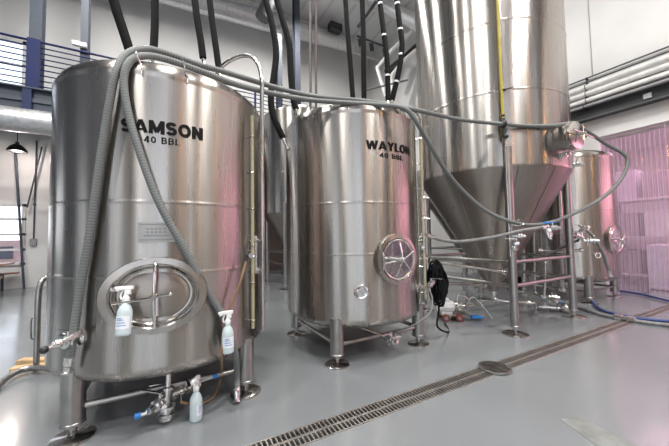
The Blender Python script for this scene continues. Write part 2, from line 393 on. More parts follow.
# outlet under the first tank
b = MB()
b.tube([(0, 0, .30), (0, 0, .16), (.0, -.12, .12), (.03, -.45, .12)], .026, 12, 5)
b.build('outlet_pipe', STEEL, samson)
valve(samson, 'outlet_valve', (.03, -.40, .12), (-.1, -1, 0), 1.3)
valve(samson, 'outlet_valve', (.0, -.60, .14), (-.5, -.6, 0), 1.3)
valve(samson, 'outlet_valve', (.02, -.58, .14), (.95, .1, .1), 1.3)
b = MB(); b.lathe([(.02, .0), (.045, .01), (.052, .03), (.052, .05), (.035, .055), (.035, .075), (.055, .08), (.055, .10), (.035, .105), (.022, .12), (.022, .2), (.034, .205), (.034, .225), (.018, .23), (.018, .34)], 20, (-.02, -.68, .01), (.04, .1, 1))
b.build('valve_body', STEEL_CH, samson)
for p_, q_, q2 in (((-.02, -.70, .12), (-.17, -.74, .125), (-.205, -.745, .127)), ((.15, -.56, .17), (.30, -.58, .2), (.335, -.585, .205))):
    st = MB().tube([p_, q_], .010, 8).build('valve_stem', WHITEP, samson); MB().cyl(q_, q2, .019, 12).build('valve_knob', BLUEP, st)
# second tank: ports and outlet
b = MB(); a = -116.8; p = pol(a, .81, .745); d = pol(a, 1)
b.lathe([(.075, 0), (.075, .035), (.065, .045), (.05, .042), (.045, .03), (.0001, .03)], 28, p, d); b.torus(p+d*.05, d, .04, .007, 24); b.torus(p+d*.05+V(0, 0, .02), d, .018, .005, 16)
b.tube([p+d*.05+V(0, 0, .04), p+d*.055, p+d*.05-V(0, 0, .05)], .006, 8, 3)
b.build('inspection_port', STEEL_CH, waylon)
b = MB(); b.tube([(0, 0, .31), (0, 0, .2), (.03, -.15, .17), (.05, -.62, .17)], .024, 12, 5)
b.tube([(-.35, -.5, .36), (.04, -.6, .19)], .012, 8); b.build('outlet_pipe', STEEL, waylon)
b = MB(); clamp_valve(b, (.05, -.58, .17), (.1, -1, 0), 1.2); clamp_valve(b, (.06, -.64, .17), (1, -.1, 0), 1.0); b.build('outlet_valve', STEEL_CH, waylon)
for p_, d_, s_ in ((pol(-62, .8, .72), pol(-62, 1), .9), (pol(-50, .93, .70), pol(20, 1)+V(0, 0, .3), 1.1), (pol(-47, .86, 1.75), pol(-30, 1), .7), (pol(-47, .86, 1.5), pol(-30, 1), .7)): valve(waylon, 'side_valve', p_, d_, s_)
b = MB()
b.tube([pol(-50, .93, .68), pol(-52, .97, .55), pol(-60, .95, .42), pol(-68, .8, .30), pol(-78, .62, .22)], .01, 8, 5)
b.build('drain_tube', HOSE2, waylon)
# right tank: side port, handle
b = MB(); p = pol(-125, .80, .88); d = pol(-125, 1); b.torus(p+d*.05, d, .045, .012, 22); b.cyl(p, p+d*.07, .02); b.build('inspection_port', STEEL_CH, rightt)

# ------------------------------------------------------------------ conical fermenters
def fermenter(loc, label, zt, zc, R=1.11, apex=.36, group=None):
    root = thing('conical_fermenter', (loc[0], loc[1], 0), label, 'tank', group)
    prof = [(R-.006, zc-.004), (R, zc+.01), (R, zc+.02)]
    z = zc+1.03
    while z < zt-.3: prof += seam(R, z, .012, .004); z += .97
    prof += [(R, zt-.02), (R, zt), (R-.05, zt+.05), (R*.7, zt+.2), (R*.3, zt+.3), (.0001, zt+.32)]
    MB().lathe(prof, 128).build('shell', STEEL_T, root, sharp=50)
    cn = [(.0001, apex), (.07, apex), (.075, apex+.04)]
    for t in (.33, .66):
        rr = .075+(R-.006-.075)*t; zz = apex+.04+(zc-.004-apex-.04)*t; cn += [(rr, zz-.01), (rr+.004, zz), (rr, zz+.012)] if False else [(rr, zz)]
    cn += [(R-.006, zc-.004)]
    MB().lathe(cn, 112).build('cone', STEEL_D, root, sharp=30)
    e = .782; P = [(-e, -e), (e, -e), (e, e), (-e, e)]
    for p in P: leg(root, p, zc+.25, .052, .155, STEEL_L)
    for i in range(4):
        a, b_ = P[i], P[(i+1) % 4]
        for z, r in ((.93, .026), (.62, .026)):
            if i == 2 and z == .62: continue
            MB().cyl((*a, z), (*b_, z), r, 14).build('cross_brace', STEEL_L, root)
    b = MB(); b.lathe([(.03, -.02), (.03, .12)], 16, (0, 0, apex-.1)); b.lathe([(.05, 0), (.05, .03)], 16, (0, 0, apex-.03))
    b.tube([(0, 0, apex-.08), (.02, -.04, apex-.14), (.15, -.2, apex-.16), (.35, -.35, apex-.17)], .025, 12, 5)
    clamp_valve(b, (.30, -.3, apex-.17), (.7, -.7, 0), 1.1); clamp_valve(b, (0, 0, apex-.12), (-.8, -.6, 0), 1.1)
    b.build('outlet_valve', STEEL_CH, root)
    return root
f1 = fermenter(C, 'tall conical fermenter right of the WAYLON tank with yellow hose strapped to its side', 6.2, 2.205)
f2 = fermenter((3.3, 7.9), 'conical fermenter standing behind the gap between the SAMSON and WAYLON tanks', 4.65, 1.95)
f3 = fermenter((7.35, 5.4), 'conical fermenter half hidden behind the tall front one', 5.2, 2.15)
# cone seams (vertical weld strips) and the side manway of the front fermenter
b = MB()
for a in (-128, -172, -100):
    b.tube([pol(a, R_, z_) for R_, z_ in ((1.108, 2.19), (.60, 1.31), (.10, .44))], .004, 6)
b.build('weld_seam', STEEL_L, f1)
a = -95; o = pol(a, 1.04, 2.56); d = pol(a, 1)
b = MB(); b.lathe([(.165, 0), (.165, .20), (.19, .205), (.19, .235), (.182, .24), (.175, .24)], 48, o, d); b.build('manway_collar', STEEL_T, f1)
b = MB(); b.lathe([(.178, .236), (.178, .262), (.15, .27), (.05, .285), (.0001, .288)], 48, o, d); b.build('manway_door', STEEL, f1)
b = MB(); q = o+d*.33; u = V(0, 0, 1); t = V(-d.y, d.x, 0)
b.cyl(o+d*.28, o+d*.36, .02, 12); b.tube([q-t*.20+u*.02, q, q+t*.24-u*.03], .010, 8, 4); b.tube([q+u*.11, q, q-u*.11], .009, 8, 4)
b.lathe([(.02, 0), (.02, .08), (.0001, .09)], 10, o+t*.19+d*.2, d); b.build('manway_handle', STEEL_CH, f1)
for aa, zz in ((-97, 2.33), (-62, 2.30)): valve(f1, 'sample_valve', pol(aa, 1.08, zz), pol(aa, 1), 1.1)
# level tube on front-left leg side: steel pipe plus valve cluster
p0 = V(-.86, -.84, 0)
b = MB(); b.tube([(-.845, -.80, 1.0), (-.835, -.79, 2.2), (-.84, -.80, 4.0), (-.84, -.8, 6.0)], .018, 12); b.build('level_pipe', STEEL, f1)
b = MB(); b.tube([(-.872, -.80, 2.62), (-.872, -.80, 4.5), (-.872, -.8, 6.0)], .018, 10)
b.build('yellow_hose', YELLOW, f1)
for z in (2.78, 2.84): MB().lathe([(.0245, 0), (.0245, .025)], 12, (-.872, -.80, z)).build('hose_strap', BLACKP, f1)
b = MB(); b.torus((-.85, -.81, 3.2), (0, 0, 1), .03, .006); b.cyl((-.85, -.84, 3.2), (-.78, -.92, 3.21), .008); b.build('hose_strap', BLACKP, f1)
for z, s_ in ((1.42, .9), (1.27, 1), (1.12, .9)): valve(f1, 'leg_valve', (-.84, -.83, z), (.6*(-1)**int(z*10), -.75, 0), s_)
valve(f1, 'leg_valve', (-.8, -.86, 1.18), (-.9, -.5, 0), 1.0)

# ------------------------------------------------------------------ black clamp holding the hose on the front fermenter
cp = at(503, 124, 4.36)
b = MB(); b.box((0, 0, .045), (.05, .05, .05), rz=.7); b.lathe([(.05, -.03), (.055, 0), (.05, .03)], 14, (0, 0, 0), (RT.x, RT.y, 0)); b.lathe([(.028, -.16), (.03, -.06), (.02, .0)], 12, (.02, 0, 0)); b.ball((.03, -.01, -.16), .035)
tag(b.build('hose_clamp', BLACKP, None, cp, bevel=.004), 'black clamp holding the grey hose against the tall fermenter', 'clamp')

# ------------------------------------------------------------------ hoses
def pt(spec):
    k = spec[0]
    if k == 'c': return oncyl(spec[1], spec[2], spec[3], spec[4])
    if k == 'z': return atz(spec[1], spec[2], spec[3])
    return at(spec[1], spec[2], spec[3])
def hose(name, specs, r, mat, label, cat='hose', group=None, seg=12, smooth=8, parts=None):
    pts = [pt(s) if isinstance(s[0], str) else V(*s) for s in specs]
    lo = min(pts, key=lambda p: p.z); base = V(lo.x, lo.y, lo.z)
    if parts:
        root = thing(name, base, label, cat, group)
        b = MB().tube(pts, r, seg, smooth); shift(b, base).build('tubing', mat, root)
        for pn, pb, pm in parts(pts): shift(pb, base).build(pn, pm, root)
        return root
    b = MB().tube(pts, r, seg, smooth); o = shift(b, base).build(name, mat, None, base)
    return tag(o, label, cat, group)
def fit_ends(pts):
    out = []
    for e, n_ in ((0, 1), (-1, -2)):
        d = (pts[e]-pts[n_]).normalized(); b = MB()
        b.lathe([(.027, -.06), (.028, -.01), (.022, 0), (.021, .03), (.028, .035), (.028, .045), (.018, .046)], 16, pts[e], d)
        out.append(('hose_fitting', b, STEEL_CH))
    return out
rh = .024
hose('brewing_hose', [('c', 68, 366, S, .885), ('c', 72, 345, S, .885), ('c', 80, 290, S, .87), ('c', 91, 225, S, .87), ('c', 101, 155, S, .87), ('c', 111, 95, S, .87), ('c', 117, 70, S, .86), ('d', 127, 54, 2.44), ('d', 145, 49, 2.50), ('d', 165, 53, 2.55),
      ('d', 200, 65, 2.62), ('d', 225, 72, 2.68), ('d', 251, 80, 2.78), ('d', 285, 90, 2.95), ('d', 320, 97, 3.1), ('d', 365, 101, 3.18), ('d', 406, 108, 3.28), ('d', 430, 113, 3.5), ('d', 457, 119, 3.95), ('d', 485, 122.5, 4.25), ('d', 503, 124, 4.33),
      ('c', 520, 125.5, C, 1.15), ('c', 540, 126, C, 1.15), ('c', 556, 125.5, C, 1.17), ('d', 570, 123.5, 5.16), ('d', 585, 130, 5.3), ('d', 606, 144, 5.9), ('d', 625, 155, 6.1), ('d', 627, 166, 6.1), ('d', 619, 182, 6.0), ('d', 599, 200, 5.7), ('d', 561, 219, 5.1), ('d', 532, 225, 4.6), ('d', 506, 220, 4.3), ('d', 485, 210, 4.12), ('d', 465, 193, 3.9), ('d', 446, 171, 3.6), ('d', 427, 140, 3.25), ('d', 415, 120, 3.1), ('d', 403, 108, 3.05),
      ('d', 375, 104.5, 3.08), ('d', 350, 103, 3.02), ('d', 303, 99, 2.92), ('d', 245, 87, 2.68), ('d', 200, 71, 2.54), ('d', 165, 59, 2.48), ('d', 142, 56, 2.42), ('d', 128, 64, 2.37), ('c', 124, 85, S, .872), ('c', 130, 120, S, .872), ('c', 144, 165, S, .872), ('c', 160, 205, S, .875), ('c', 185, 250, S, .875), ('c', 207, 290, S, .875), ('c', 226, 322, S, .885), ('c', 235, 352, S, .9), ('z', 237, 376, .17), ('z', 237, 396, .05)],
     rh, HOSE, 'long grey wrapped hose draped in loops from the SAMSON tank across to the tall fermenter', parts=fit_ends, smooth=6)
hose('transfer_hose', [('d', 430, 236, 3.75), ('d', 442, 240, 3.9), ('d', 461, 241.5, 4.0), ('d', 494, 237, 4.25), ('d', 520, 231, 4.35), ('d', 545, 227, 4.7)], .022, HOSE2, 'thin grey hose hanging level in front of the cone of the tall fermenter', parts=fit_ends)
hose('transfer_hose', [('d', 582, 227, 6.3), ('d', 590, 233, 6.3), ('d', 598, 244, 6.35), ('d', 604, 256, 6.4), ('d', 610, 274, 6.5)], .025, HOSE2, 'short grey hose curving down the front of the tank beside the clear curtain', parts=fit_ends)
hose('transfer_hose', [('d', 503, 267, 5.3), ('d', 520, 262, 5.3), ('d', 545, 256, 5.7), ('d', 572, 243, 6.15), ('d', 580, 240, 6.15)], .018, simple('dark braided hose', (.06, .06, .06), .5), 'dark thin hose sloping between pipes behind the fermenter legs')
BLUEH = simple('blue floor hose', (.03, .06, .2), .45)
hose('floor_hose', [('z', 592, 301, .04), ('z', 600, 309, .03), ('z', 615, 314, .03), ('z', 640, 318.5, .03), ('z', 680, 322, .03), ('z', 760, 326, .03)], .022, BLUEH, 'dark blue hose on the floor running right in front of the drain end', parts=fit_ends)
hose('floor_hose', [('z', 555, 300, .03), ('z', 575, 306, .03), ('z', 600, 314, .03), ('z', 625, 319, .03), ('z', 650, 323, .03), ('z', 690, 327, .03), ('z', 760, 331, .03)], .026, HOSE2, 'grey hose on the floor with a steel coupling, nearest the camera at right', parts=lambda p: fit_ends(p)+[('coupling', MB().lathe([(.03, -.12), (.045, -.11), (.045, -.03), (.035, -.02), (.035, .02), (.045, .03), (.045, .11), (.03, .12)], 16, p[3]+V(0, 0, .01), p[4]-p[2]), STEEL_CH)])
hose('floor_hose', [('z', 620, 291, .03), ('z', 640, 294, .03), ('z', 665, 300, .03), ('z', 700, 309, .03)], .02, BLUEH, 'dark blue hose lying along the foot of the clear curtain')
# amber tube from the sight glass of the first tank to the valve on the floor
hose('amber_tubing', [('c', 246, 262, S, .9), ('c', 239, 285, S, .90), ('c', 228, 312, S, .88), ('c', 223, 335, S, .89), ('c', 222, 358, S, .92), ('z', 221, 378, .13), ('z', 214, 396, .03), ('z', 203, 403, .03), ('z', 190, 404, .10), ('z', 181, 402, .15)], .009, AMBER, 'thin amber tube running down the right side of the SAMSON tank to its floor valve', 'tubing', smooth=6)

# black insulated lines from above
def line(name, specs, r, label, group=None, mat=BLACK, band=True, bands=False):
    pts = [pt(s) for s in specs]; top = pts[0]; d = (pts[0]-pts[1]).normalized()
    pts = [top+d*3.2, top+d*1.6]+pts if name != 'steel_conduit' else [V(top.x, top.y, 6.9)]+pts
    base = pts[-1].copy(); root = thing(name, base, label, 'pipe', group)
    shift(MB().tube(pts, r, 12, 6), base).build('insulation' if band else 'tubing', mat, root)
    if bands:
        for i, k in enumerate(range(2, len(pts)-1)):
            p = pts[k]*.6+pts[k+1]*.4; dd = (pts[k+1]-pts[k]).normalized()
            shift(MB().lathe([(r+.002, -.012), (r+.004, -.01), (r+.004, .01), (r+.002, .012)], 14, p, dd), base).build('silver_band', GALV, root)
    e = pts[-1]; dd = (pts[-1]-pts[-2]).normalized()
    shift(MB().lathe([(r*.55, -.02), (r*.55, .10), (r*.8, .11), (r*.8, .14), (r*.4, .15)], 12, e, dd), base).build('end_fitting', STEEL_CH, root)
    return root
line('coolant_line', [('d', 112, -6, 2.95), ('d', 117, 12, 2.95), ('d', 123, 30, 2.95), ('d', 130, 52, 2.95)], .037, 'black insulated line coming down at the left of the SAMSON tank top')
line('coolant_line', [('d', 155, -6, 3.2), ('d', 155, 20, 3.2), ('d', 154, 42, 3.2), ('d', 153, 52, 3.2)], .034, 'black insulated line dropping straight behind the middle of the SAMSON tank top')
line('coolant_line', [('d', 194, -6, 3.05), ('d', 197, 18, 3.05), ('d', 201, 42, 3.05), ('d', 203, 58, 3.05)], .032, 'black insulated line above the SAMSON tank, left of the close pair')
line('coolant_line', [('d', 209, -6, 3.25), ('d', 212, 20, 3.25), ('d', 216, 48, 3.25), ('d', 219, 70, 3.25)], .032, 'black insulated line above the SAMSON tank, right of the close pair')
line('coolant_line', [('d', 264, -6, 3.3), ('d', 271, 20, 3.3), ('d', 276, 50, 3.3), ('d', 274, 75, 3.3), ('d', 271, 95, 3.3), ('d', 273, 115, 3.3), ('d', 283, 138, 3.3)], .036, 'wavy black insulated line hooking down into the gap left of the WAYLON tank')
line('coolant_line', [('d', 275, -6, 3.5), ('d', 282, 18, 3.5), ('d', 289, 45, 3.5), ('d', 291, 75, 3.5), ('d', 293, 97, 3.5), ('d', 296, 109, 3.5)], .038, 'black insulated line dropping at the left edge of the WAYLON tank top')
line('coolant_line', [('d', 345, -6, 3.7), ('d', 347, 25, 3.7), ('d', 350, 60, 3.7), ('d', 353, 100, 3.7)], .032, 'slanting black insulated line over the middle of the WAYLON tank, left of the straight one')
line('coolant_line', [('d', 362, -6, 3.8), ('d', 363, 25, 3.8), ('d', 363.5, 60, 3.8), ('d', 364, 102, 3.8)], .034, 'straight black insulated line over the middle of the WAYLON tank')
line('coolant_line', [('d', 379, -6, 3.6), ('d', 382, 20, 3.6), ('d', 387, 60, 3.6), ('d', 388, 100, 3.6)], .032, 'black insulated line with silver bands meeting the bent one above the WAYLON tank', bands=True)
line('coolant_line', [('d', 396, -6, 3.7), ('d', 399, 20, 3.7), ('d', 402, 45, 3.7), ('d', 399, 70, 3.7), ('d', 392, 100, 3.7)], .034, 'bent black insulated line with silver bands at the right of the WAYLON tank top', bands=True)
for x in (310.5, 316):
    line('steel_conduit', [('d', x, -6, 5.2), ('d', x, 50, 5.2), ('d', x, 108, 5.2), ('d', x, 200, 5.2), ('z', x+1, 307, .16)], .022, 'thin brownish grey pipe, %s of the two rising between the tanks and the steel column' % ('left' if x < 313 else 'right'), mat=simple('brown grey pipe', (.075, .06, .058), .5), band=False)
tag(MB().cyl((-.5, 2.85, 6.95), (4.2, 5.2, 6.95), .08, 16).build('header_pipe', BLACK), 'black overhead header pipe above the tanks', 'pipe')

# ------------------------------------------------------------------ spray bottles
def bottle(name, loc, rz, label, tilt=0):
    root = thing(name, loc, label, 'spray bottle', None, rz); root.rotation_euler.x = tilt
    MB().lathe([(.0001, .002), (.036, .002), (.041, .008), (.042, .02), (.042, .13), (.040, .15), (.033, .172), (.022, .19), (.017, .2), (.017, .215), (.0001, .215)], 28).build('bottle_body', BOTTLE, root)
    b = MB()
    for k in range(10):
        a0, a1 = -150+k*12, -138+k*12; b._add([pol(a0, .0428, .045), pol(a1, .0428, .045), pol(a1, .0428, .12), pol(a0, .0428, .12)], [(0, 1, 2, 3)])
    lb = b.build('bottle_label', PAPER, root)
    b = MB()
    for j, z in enumerate((.062, .078, .094, .104)):
        for k in range(7-j):
            a0 = -130+k*11; b._add([pol(a0, .0434, z), pol(a0+9, .0434, z), pol(a0+9, .0434, z+.006), pol(a0, .0434, z+.006)], [(0, 1, 2, 3)])
    b.build('label_print', simple('blue label print', (.12, .3, .62), .5) if name == 'spray_bottle' else INK, lb)
    b = MB(); b.lathe([(.02, .205), (.021, .23), (.016, .236), (.012, .25)], 18)
    b.box((.008, 0, .268), (.035, .024, .04)); b.box((-.005, 0, .29), (.085, .026, .024)); b.bar((-.03, 0, .284), (-.058, 0, .276), .02, .018)
    b.lathe([(.010, 0), (.012, .02)], 10, (-.045, 0, .29), (-1, 0, 0))
    b.build('spray_head', WHITEP, root, bevel=.005)
    b = MB(); b.tube([(-.018, 0, .278), (-.03, 0, .255), (-.032, 0, .235), (-.024, 0, .22)], .006, 8, 4); b.build('trigger', WHITEP, root)
    return root
bottle('spray_bottle', atz(196, 420), rad(60), 'spray bottle with blue label standing on the floor under the SAMSON tank')
p = oncyl(123, 336, S, .955); bottle('spray_bottle', p, rad(-15), 'spray bottle hanging by its trigger on the oval manway', rad(-9))
p = oncyl(228, 353, S, .94); bottle('spray_bottle', p, rad(0), 'spray bottle hanging at the right side of the SAMSON tank above its leg', rad(-3))

# chrome stub on lower left of first tank with dark knob
a = oncyl(80, 333, S, .88); e = at(44, 350, 2.40)
root = thing('valve_lever', a, 'chrome lever sticking out left from the lower port of the SAMSON tank', 'valve')
b = MB(); b.tube([a, (a+e)/2, e], .011, 10); b.lathe([(.02, 0), (.024, .04), (.016, .06), (.016, .10), (.026, .11), (.026, .13), (.014, .15)], 16, a, e-a)
clamp_valve(b, a+(e-a)*.05, e-a, .8); shift(b, a).build('lever', STEEL_CH, root)
b = MB(); b.ball(e, .022); shift(b, a).build('knob', BLACKP, root)

# ------------------------------------------------------------------ pump cart
pc = V(3.83, 3.14, 0)
root = thing('pump_cart', pc, 'small white pump on a low cart with red wheels by the fermenter legs', 'pump', None, rad(-30))
MB().box((-.02, 0, .085), (.40, .22, .02)).build('base_plate', STEEL_L, root, bevel=.004)
for sx in (-1, 1):
    for sy in (-1, 1):
        w_ = MB().lathe([(.03, -.02), (.05, -.02), (.055, -.01), (.055, .01), (.05, .02), (.03, .02)], 20, (sx*.10-.08, sy*.12, .056), (0, 1, 0)).build('wheel', REDP, root)
        MB().cyl((sx*.10-.08, sy*.12-.022, .056), (sx*.10-.08, sy*.12+.022, .056), .03, 12).build('wheel_hub', STEEL_L, w_)
b = MB(); b.lathe([(.0001, -.01), (.07, -.01), (.085, .01), (.085, .21), (.075, .23), (.05, .24)], 28, (-.25, 0, .20), (1, 0, 0)); b.box((-.14, 0, .11), (.16, .14, .05)); b.box((-.14, 0, .30), (.09, .09, .05))
for k in range(10): b.box((-.14, .086*math.cos(k*PI/5), .20+.086*math.sin(k*PI/5)), (.17, .008, .008))
b.build('motor', WHITEP, root, bevel=.004)
b = MB(); b.lathe([(.05, 0), (.06, .02), (.085, .03), (.085, .08), (.05, .085), (.03, .09), (.03, .16), (.045, .165), (.045, .18), (.03, .185)], 24, (0, 0, .2), (1, 0, 0)); b.tube([(.05, 0, .28), (.05, 0, .34), (.1, .0, .37), (.22, .02, .3), (.3, .05, .16)], .014, 10, 5); clamp_valve(b, (.17, 0, .2), (1, .2, 0), 1)
b.build('pump_head', STEEL_CH, root)
MB().box((.30, -.05, .05), (.16, .13, .03)).build('drip_tray', BLUEP, root, bevel=.006)
b = MB(); b.tube([(.2, .1, .1), (.32, .14, .3), (.42, .1, .25), (.55, -.05, .01)], .004, 6, 5); b.build('thin_wire', WHITEP, root)
# black cable coil hanging beside the tank
cc = at(437, 266, 3.95)
root = thing('cable_coil', V(cc.x, cc.y, cc.z-.2), 'coil of black cable hanging on the pipe right of the WAYLON tank', 'cable')
b = MB()
for k in range(26):
    pts = []; ph = random.uniform(-.9, .9); ra = random.uniform(.04, .105); rb = random.uniform(.13, .235); dz = random.uniform(-.08, .06); dx = random.uniform(-.05, .05)
    for j in range(13):
        a = 2*PI*j/12; w_ = 1+.12*math.sin(3*a+k)
        pts.append(RT*(dx+ra*w_*math.cos(a)) + V(0, 0, dz)+V(0, 0, 1)*(rb*w_*math.sin(a+ph*.4)) + V(.35, .6, 0)*((k-13)*.006+.05*math.sin(2*a+ph)))
    b.tube(pts, .0115, 8, 2)
b.build('coil', BLACK, root)
q = V(3.5, 3.05, .02)-V(cc.x, cc.y, cc.z-.2)
MB().tube([V(.0, 0, -.1), V(0.03, .02, -.35), V(-.05, -.02, -.54), q*.6+V(0, -.1, -.3), q], .012, 8, 6).build('loose_end', BLACK, root)

# rail pipes between the tank and the fermenter (fixed pipework low down)
def pipe(specs, r, label, smooth=0, mat=STEEL, valves=()):
    pts = [pt(s) if isinstance(s[0], str) else V(*s) for s in specs]; base = min(pts, key=lambda p: p.z).copy()
    root = thing('steel_pipe', base, label, 'pipe')
    shift(MB().tube(pts, r, 12, smooth), base).build('tubing', mat, root)
    for i in (0, -1):
        j = 1 if i == 0 else -2; d = pts[i]-pts[j]
        shift(MB().lathe([(r, -.03), (r+.018, -.015), (r+.018, .015), (r, .02)], 16, pts[i], d), base).build('ferrule', STEEL_CH, root)
    for t, d in valves:
        b = MB(); clamp_valve(b, t, d, 1.3); shift(b, base).build('valve', STEEL_CH, root)
    return root
pipe([('d', 430, 261, 4.3), ('d', 470, 267, 4.6), ('d', 505, 272, 4.7)], .022, 'steel pipe sloping down right behind the cable coil')
pipe([('z', 516, 291, .32), ('z', 538, 295, .32), ('z', 556, 300, .30)], .022, 'low steel pipe ending in a clamped valve between the fermenter legs', valves=[(pt(('z', 545, 297, .3)), V(.7, -.7, 0))])
pipe([('d', 545, 262, 5.6), ('d', 545, 282, 5.6), ('d', 544, 297, 5.6)], .02, 'short upright steel pipe between the two front fermenter legs')
pipe([('d', 523, 214, 7.1), ('d', 523, 240, 7.1), ('d', 524, 265, 7.1), ('d', 524, 294, 7.1)], .036, 'thick upright steel pipe behind the cone, left of its thinner neighbour')
pipe([('d', 534, 212, 7.1), ('d', 534, 240, 7.1), ('d', 535, 293, 7.1)], .026, 'thin upright steel pipe behind the cone beside a thicker one')
pipe([('d', 540, 250, 6.1), ('d', 560, 252, 6.1), ('d', 582, 250, 6.1)], .022, 'level steel pipe passing behind the right fermenter leg')
pipe([('d', 436, 283, 4.5), ('d', 460, 284, 4.7), ('d', 484, 285, 4.9)], .022, 'low level steel pipe under the left side of the cone')
pipe([('d', 463, 236, 6.95), ('d', 464, 262, 6.95), ('d', 464, 293, 6.95)], .025, 'thin upright steel pipe behind the left edge of the cone')
pipe([('d', 553, 120, 6.2), ('d', 557, 165, 6.2), ('d', 560, 210, 6.2), ('d', 562, 290, 6.2)], .035, 'tall upright steel pipe between the tall fermenter and the tank at right')
# tri-way valve cluster where the level hose ends
p = at(546, 228, 4.75)
root = thing('valve_cluster', p, 'steel valve cluster with white, red and blue caps hanging in front of the fermenter cone', 'valve')
b = MB(); clamp_valve(b, (0, 0, 0), (RT.x, RT.y, 0), 1.2); clamp_valve(b, (.1, 0, 0), (0, 0, -1), 1.0, up=(1, 0, 0)); clamp_valve(b, (0, 0, .0), (0, -.2, -1), .9, up=(1, 0, 0)); b.build('valve', STEEL_CH, root)
MB().ball((0, -.03, -.04), .03).build('white_cap', WHITEP, root); MB().ball((.12, -.03, -.05), .025).build('red_cap', REDP, root)
MB().box((.06, 0, .07), (.16, .02, .02), rz=-.4).build('blue_lever', BLUEP, root, bevel=.004)
p = at(583, 238, 6.1)
root = thing('valve_cluster', p, 'steel valve cluster on the left flank of the tank beside the clear curtain', 'valve')
b = MB(); clamp_valve(b, (0, 0, 0), (-1, .4, .3), 1.4); clamp_valve(b, (0, 0, -.04), (.6, -.8, 0), 1.3); clamp_valve(b, (-.1, 0, .1), (-.4, -.8, .4), 1.2); b.build('valve', STEEL_CH, root)
p = atz(563, 306, .1)
root = thing('floor_valve', V(p.x, p.y, 0), 'steel valve with a round flange lying near the right fermenter leg', 'valve')
b = MB(); b.lathe([(.03, -.18), (.03, -.1), (.055, -.09), (.055, -.06), (.035, -.05), (.06, -.01), (.065, .03), (.055, .06), (.03, .06)], 18, (0, 0, .07), (.5, -.6, .05)); clamp_valve(b, (-.12, .12, .07), (-.5, .6, 0), 1.2); b.build('valve', STEEL_CH, root)
MB().box((-.03, .03, .16), (.12, .02, .015), rz=-.5).build('blue_lever', BLUEP, root, bevel=.003)
# dark hose bundle behind the legs
p = atz(530, 292, 0)
b = MB()
for k in range(5): b.torus((.02*k, .03*math.sin(k), .03+.045*k), (0.05*math.sin(k*2), .04, 1), .2-.01*k, .022, 28, 8)
tag(b.build('coiled_hose', BLACK, None, (p.x+.4, p.y+.5, 0)), 'coil of dark hose on the floor behind the fermenter legs', 'hose')

# ------------------------------------------------------------------ setting: floor with drain channel
X0, X1, Y0, Y1, ZC = -9.0, 8.65, -8.0, 11.8, 10.4
dy = lambda x: 1.815 + (2.744-x)*.022      # centre line of the channel
hw = .088
b = MB(); xs = [X0, 8.60]
def slab(b, q, z0=-.15, z1=0):
    b._add([(x, y, z1) for x, y in q]+[(x, y, z0) for x, y in q], [(0, 1, 2, 3), (7, 6, 5, 4), (0, 4, 5, 1), (1, 5, 6, 2), (2, 6, 7, 3), (3, 7, 4, 0)])
xe = 14.2
slab(b, [(X0, Y0), (xe, Y0), (xe, dy(xe)-hw), (X0, dy(X0)-hw)])
slab(b, [(X0, dy(X0)+hw), (xe, dy(xe)+hw), (xe, Y1), (X0, Y1)])
slab(b, [(8.6, dy(8.6)-hw), (xe, dy(xe)-hw), (xe, dy(xe)+hw), (8.6, dy(8.6)+hw)])
slab(b, [(X0, dy(X0)-hw), (-2, dy(-2)-hw), (-2, dy(-2)+hw), (X0, dy(X0)+hw)])
tag(b.build('floor', FLOOR), kind='structure')
b = MB(); slab(b, [(-2, dy(-2)-hw), (8.6, dy(8.6)-hw), (8.6, dy(8.6)+hw), (-2, dy(-2)+hw)], -.16, -.12)
tag(b.build('trim_1', DARK), kind='structure')
ang = math.atan(-.022)
src = None; L = 1.06
for i in range(10):
    x0 = -2+i*L; xm = x0+L/2
    if src is None:
        g = MB()
        for yy in (-.082, 0, .082): g.box((0, yy, -.006), (L-.004, .012 if yy else .02, .022))
        for k in range(34): g.box((-L/2+.0156+k*L/34, 0, -.008), (.0095, .165, .018))
        src = g.build('drain_grate', simple('drain steel', (.50, .48, .45), .4, .9)); o = src
    else: o = src.copy(); col.objects.link(o)
    o.location = (xm, dy(xm), 0); o.rotation_euler.z = ang
    tag(o, 'slotted steel grate section of the long trench drain in the floor', 'drain grate', 'drain grate sections')
b = MB(); r = .145
b.lathe([(r, 0), (r, .012), (r-.01, .016), (r-.03, .016), (r-.03, .006)], 40)
b.lathe([(r-.03, .003), (.0001, .003)], 40, mi=1)
for k in range(-5, 6):
    y = k*.024; w_ = math.sqrt(max(0, (r-.03)**2-y*y)); b.box((0, y, .011), (w_*2, .010, .008))
b.box((0, 0, .0125), (.014, 2*(r-.03), .006))
tag(b.build('drain_cover', [STEEL_L, DARK], None, (2.744, 1.81, .006)), 'round slotted steel cover set on the trench drain', 'drain cover')
q = [atz(560, 419), atz(579, 417), atz(665, 460), atz(618, 462)]
b = MB(); b._add([(p.x, p.y, .002) for p in q]+[(p.x, p.y, -.01) for p in q], [(3, 2, 1, 0), (0, 1, 5, 4), (1, 2, 6, 5), (2, 3, 7, 6), (3, 0, 4, 7)])
tag(b.build('floor_patch', PATCH), 'dull worn rectangular patch in the grey floor at lower right', 'floor patch')

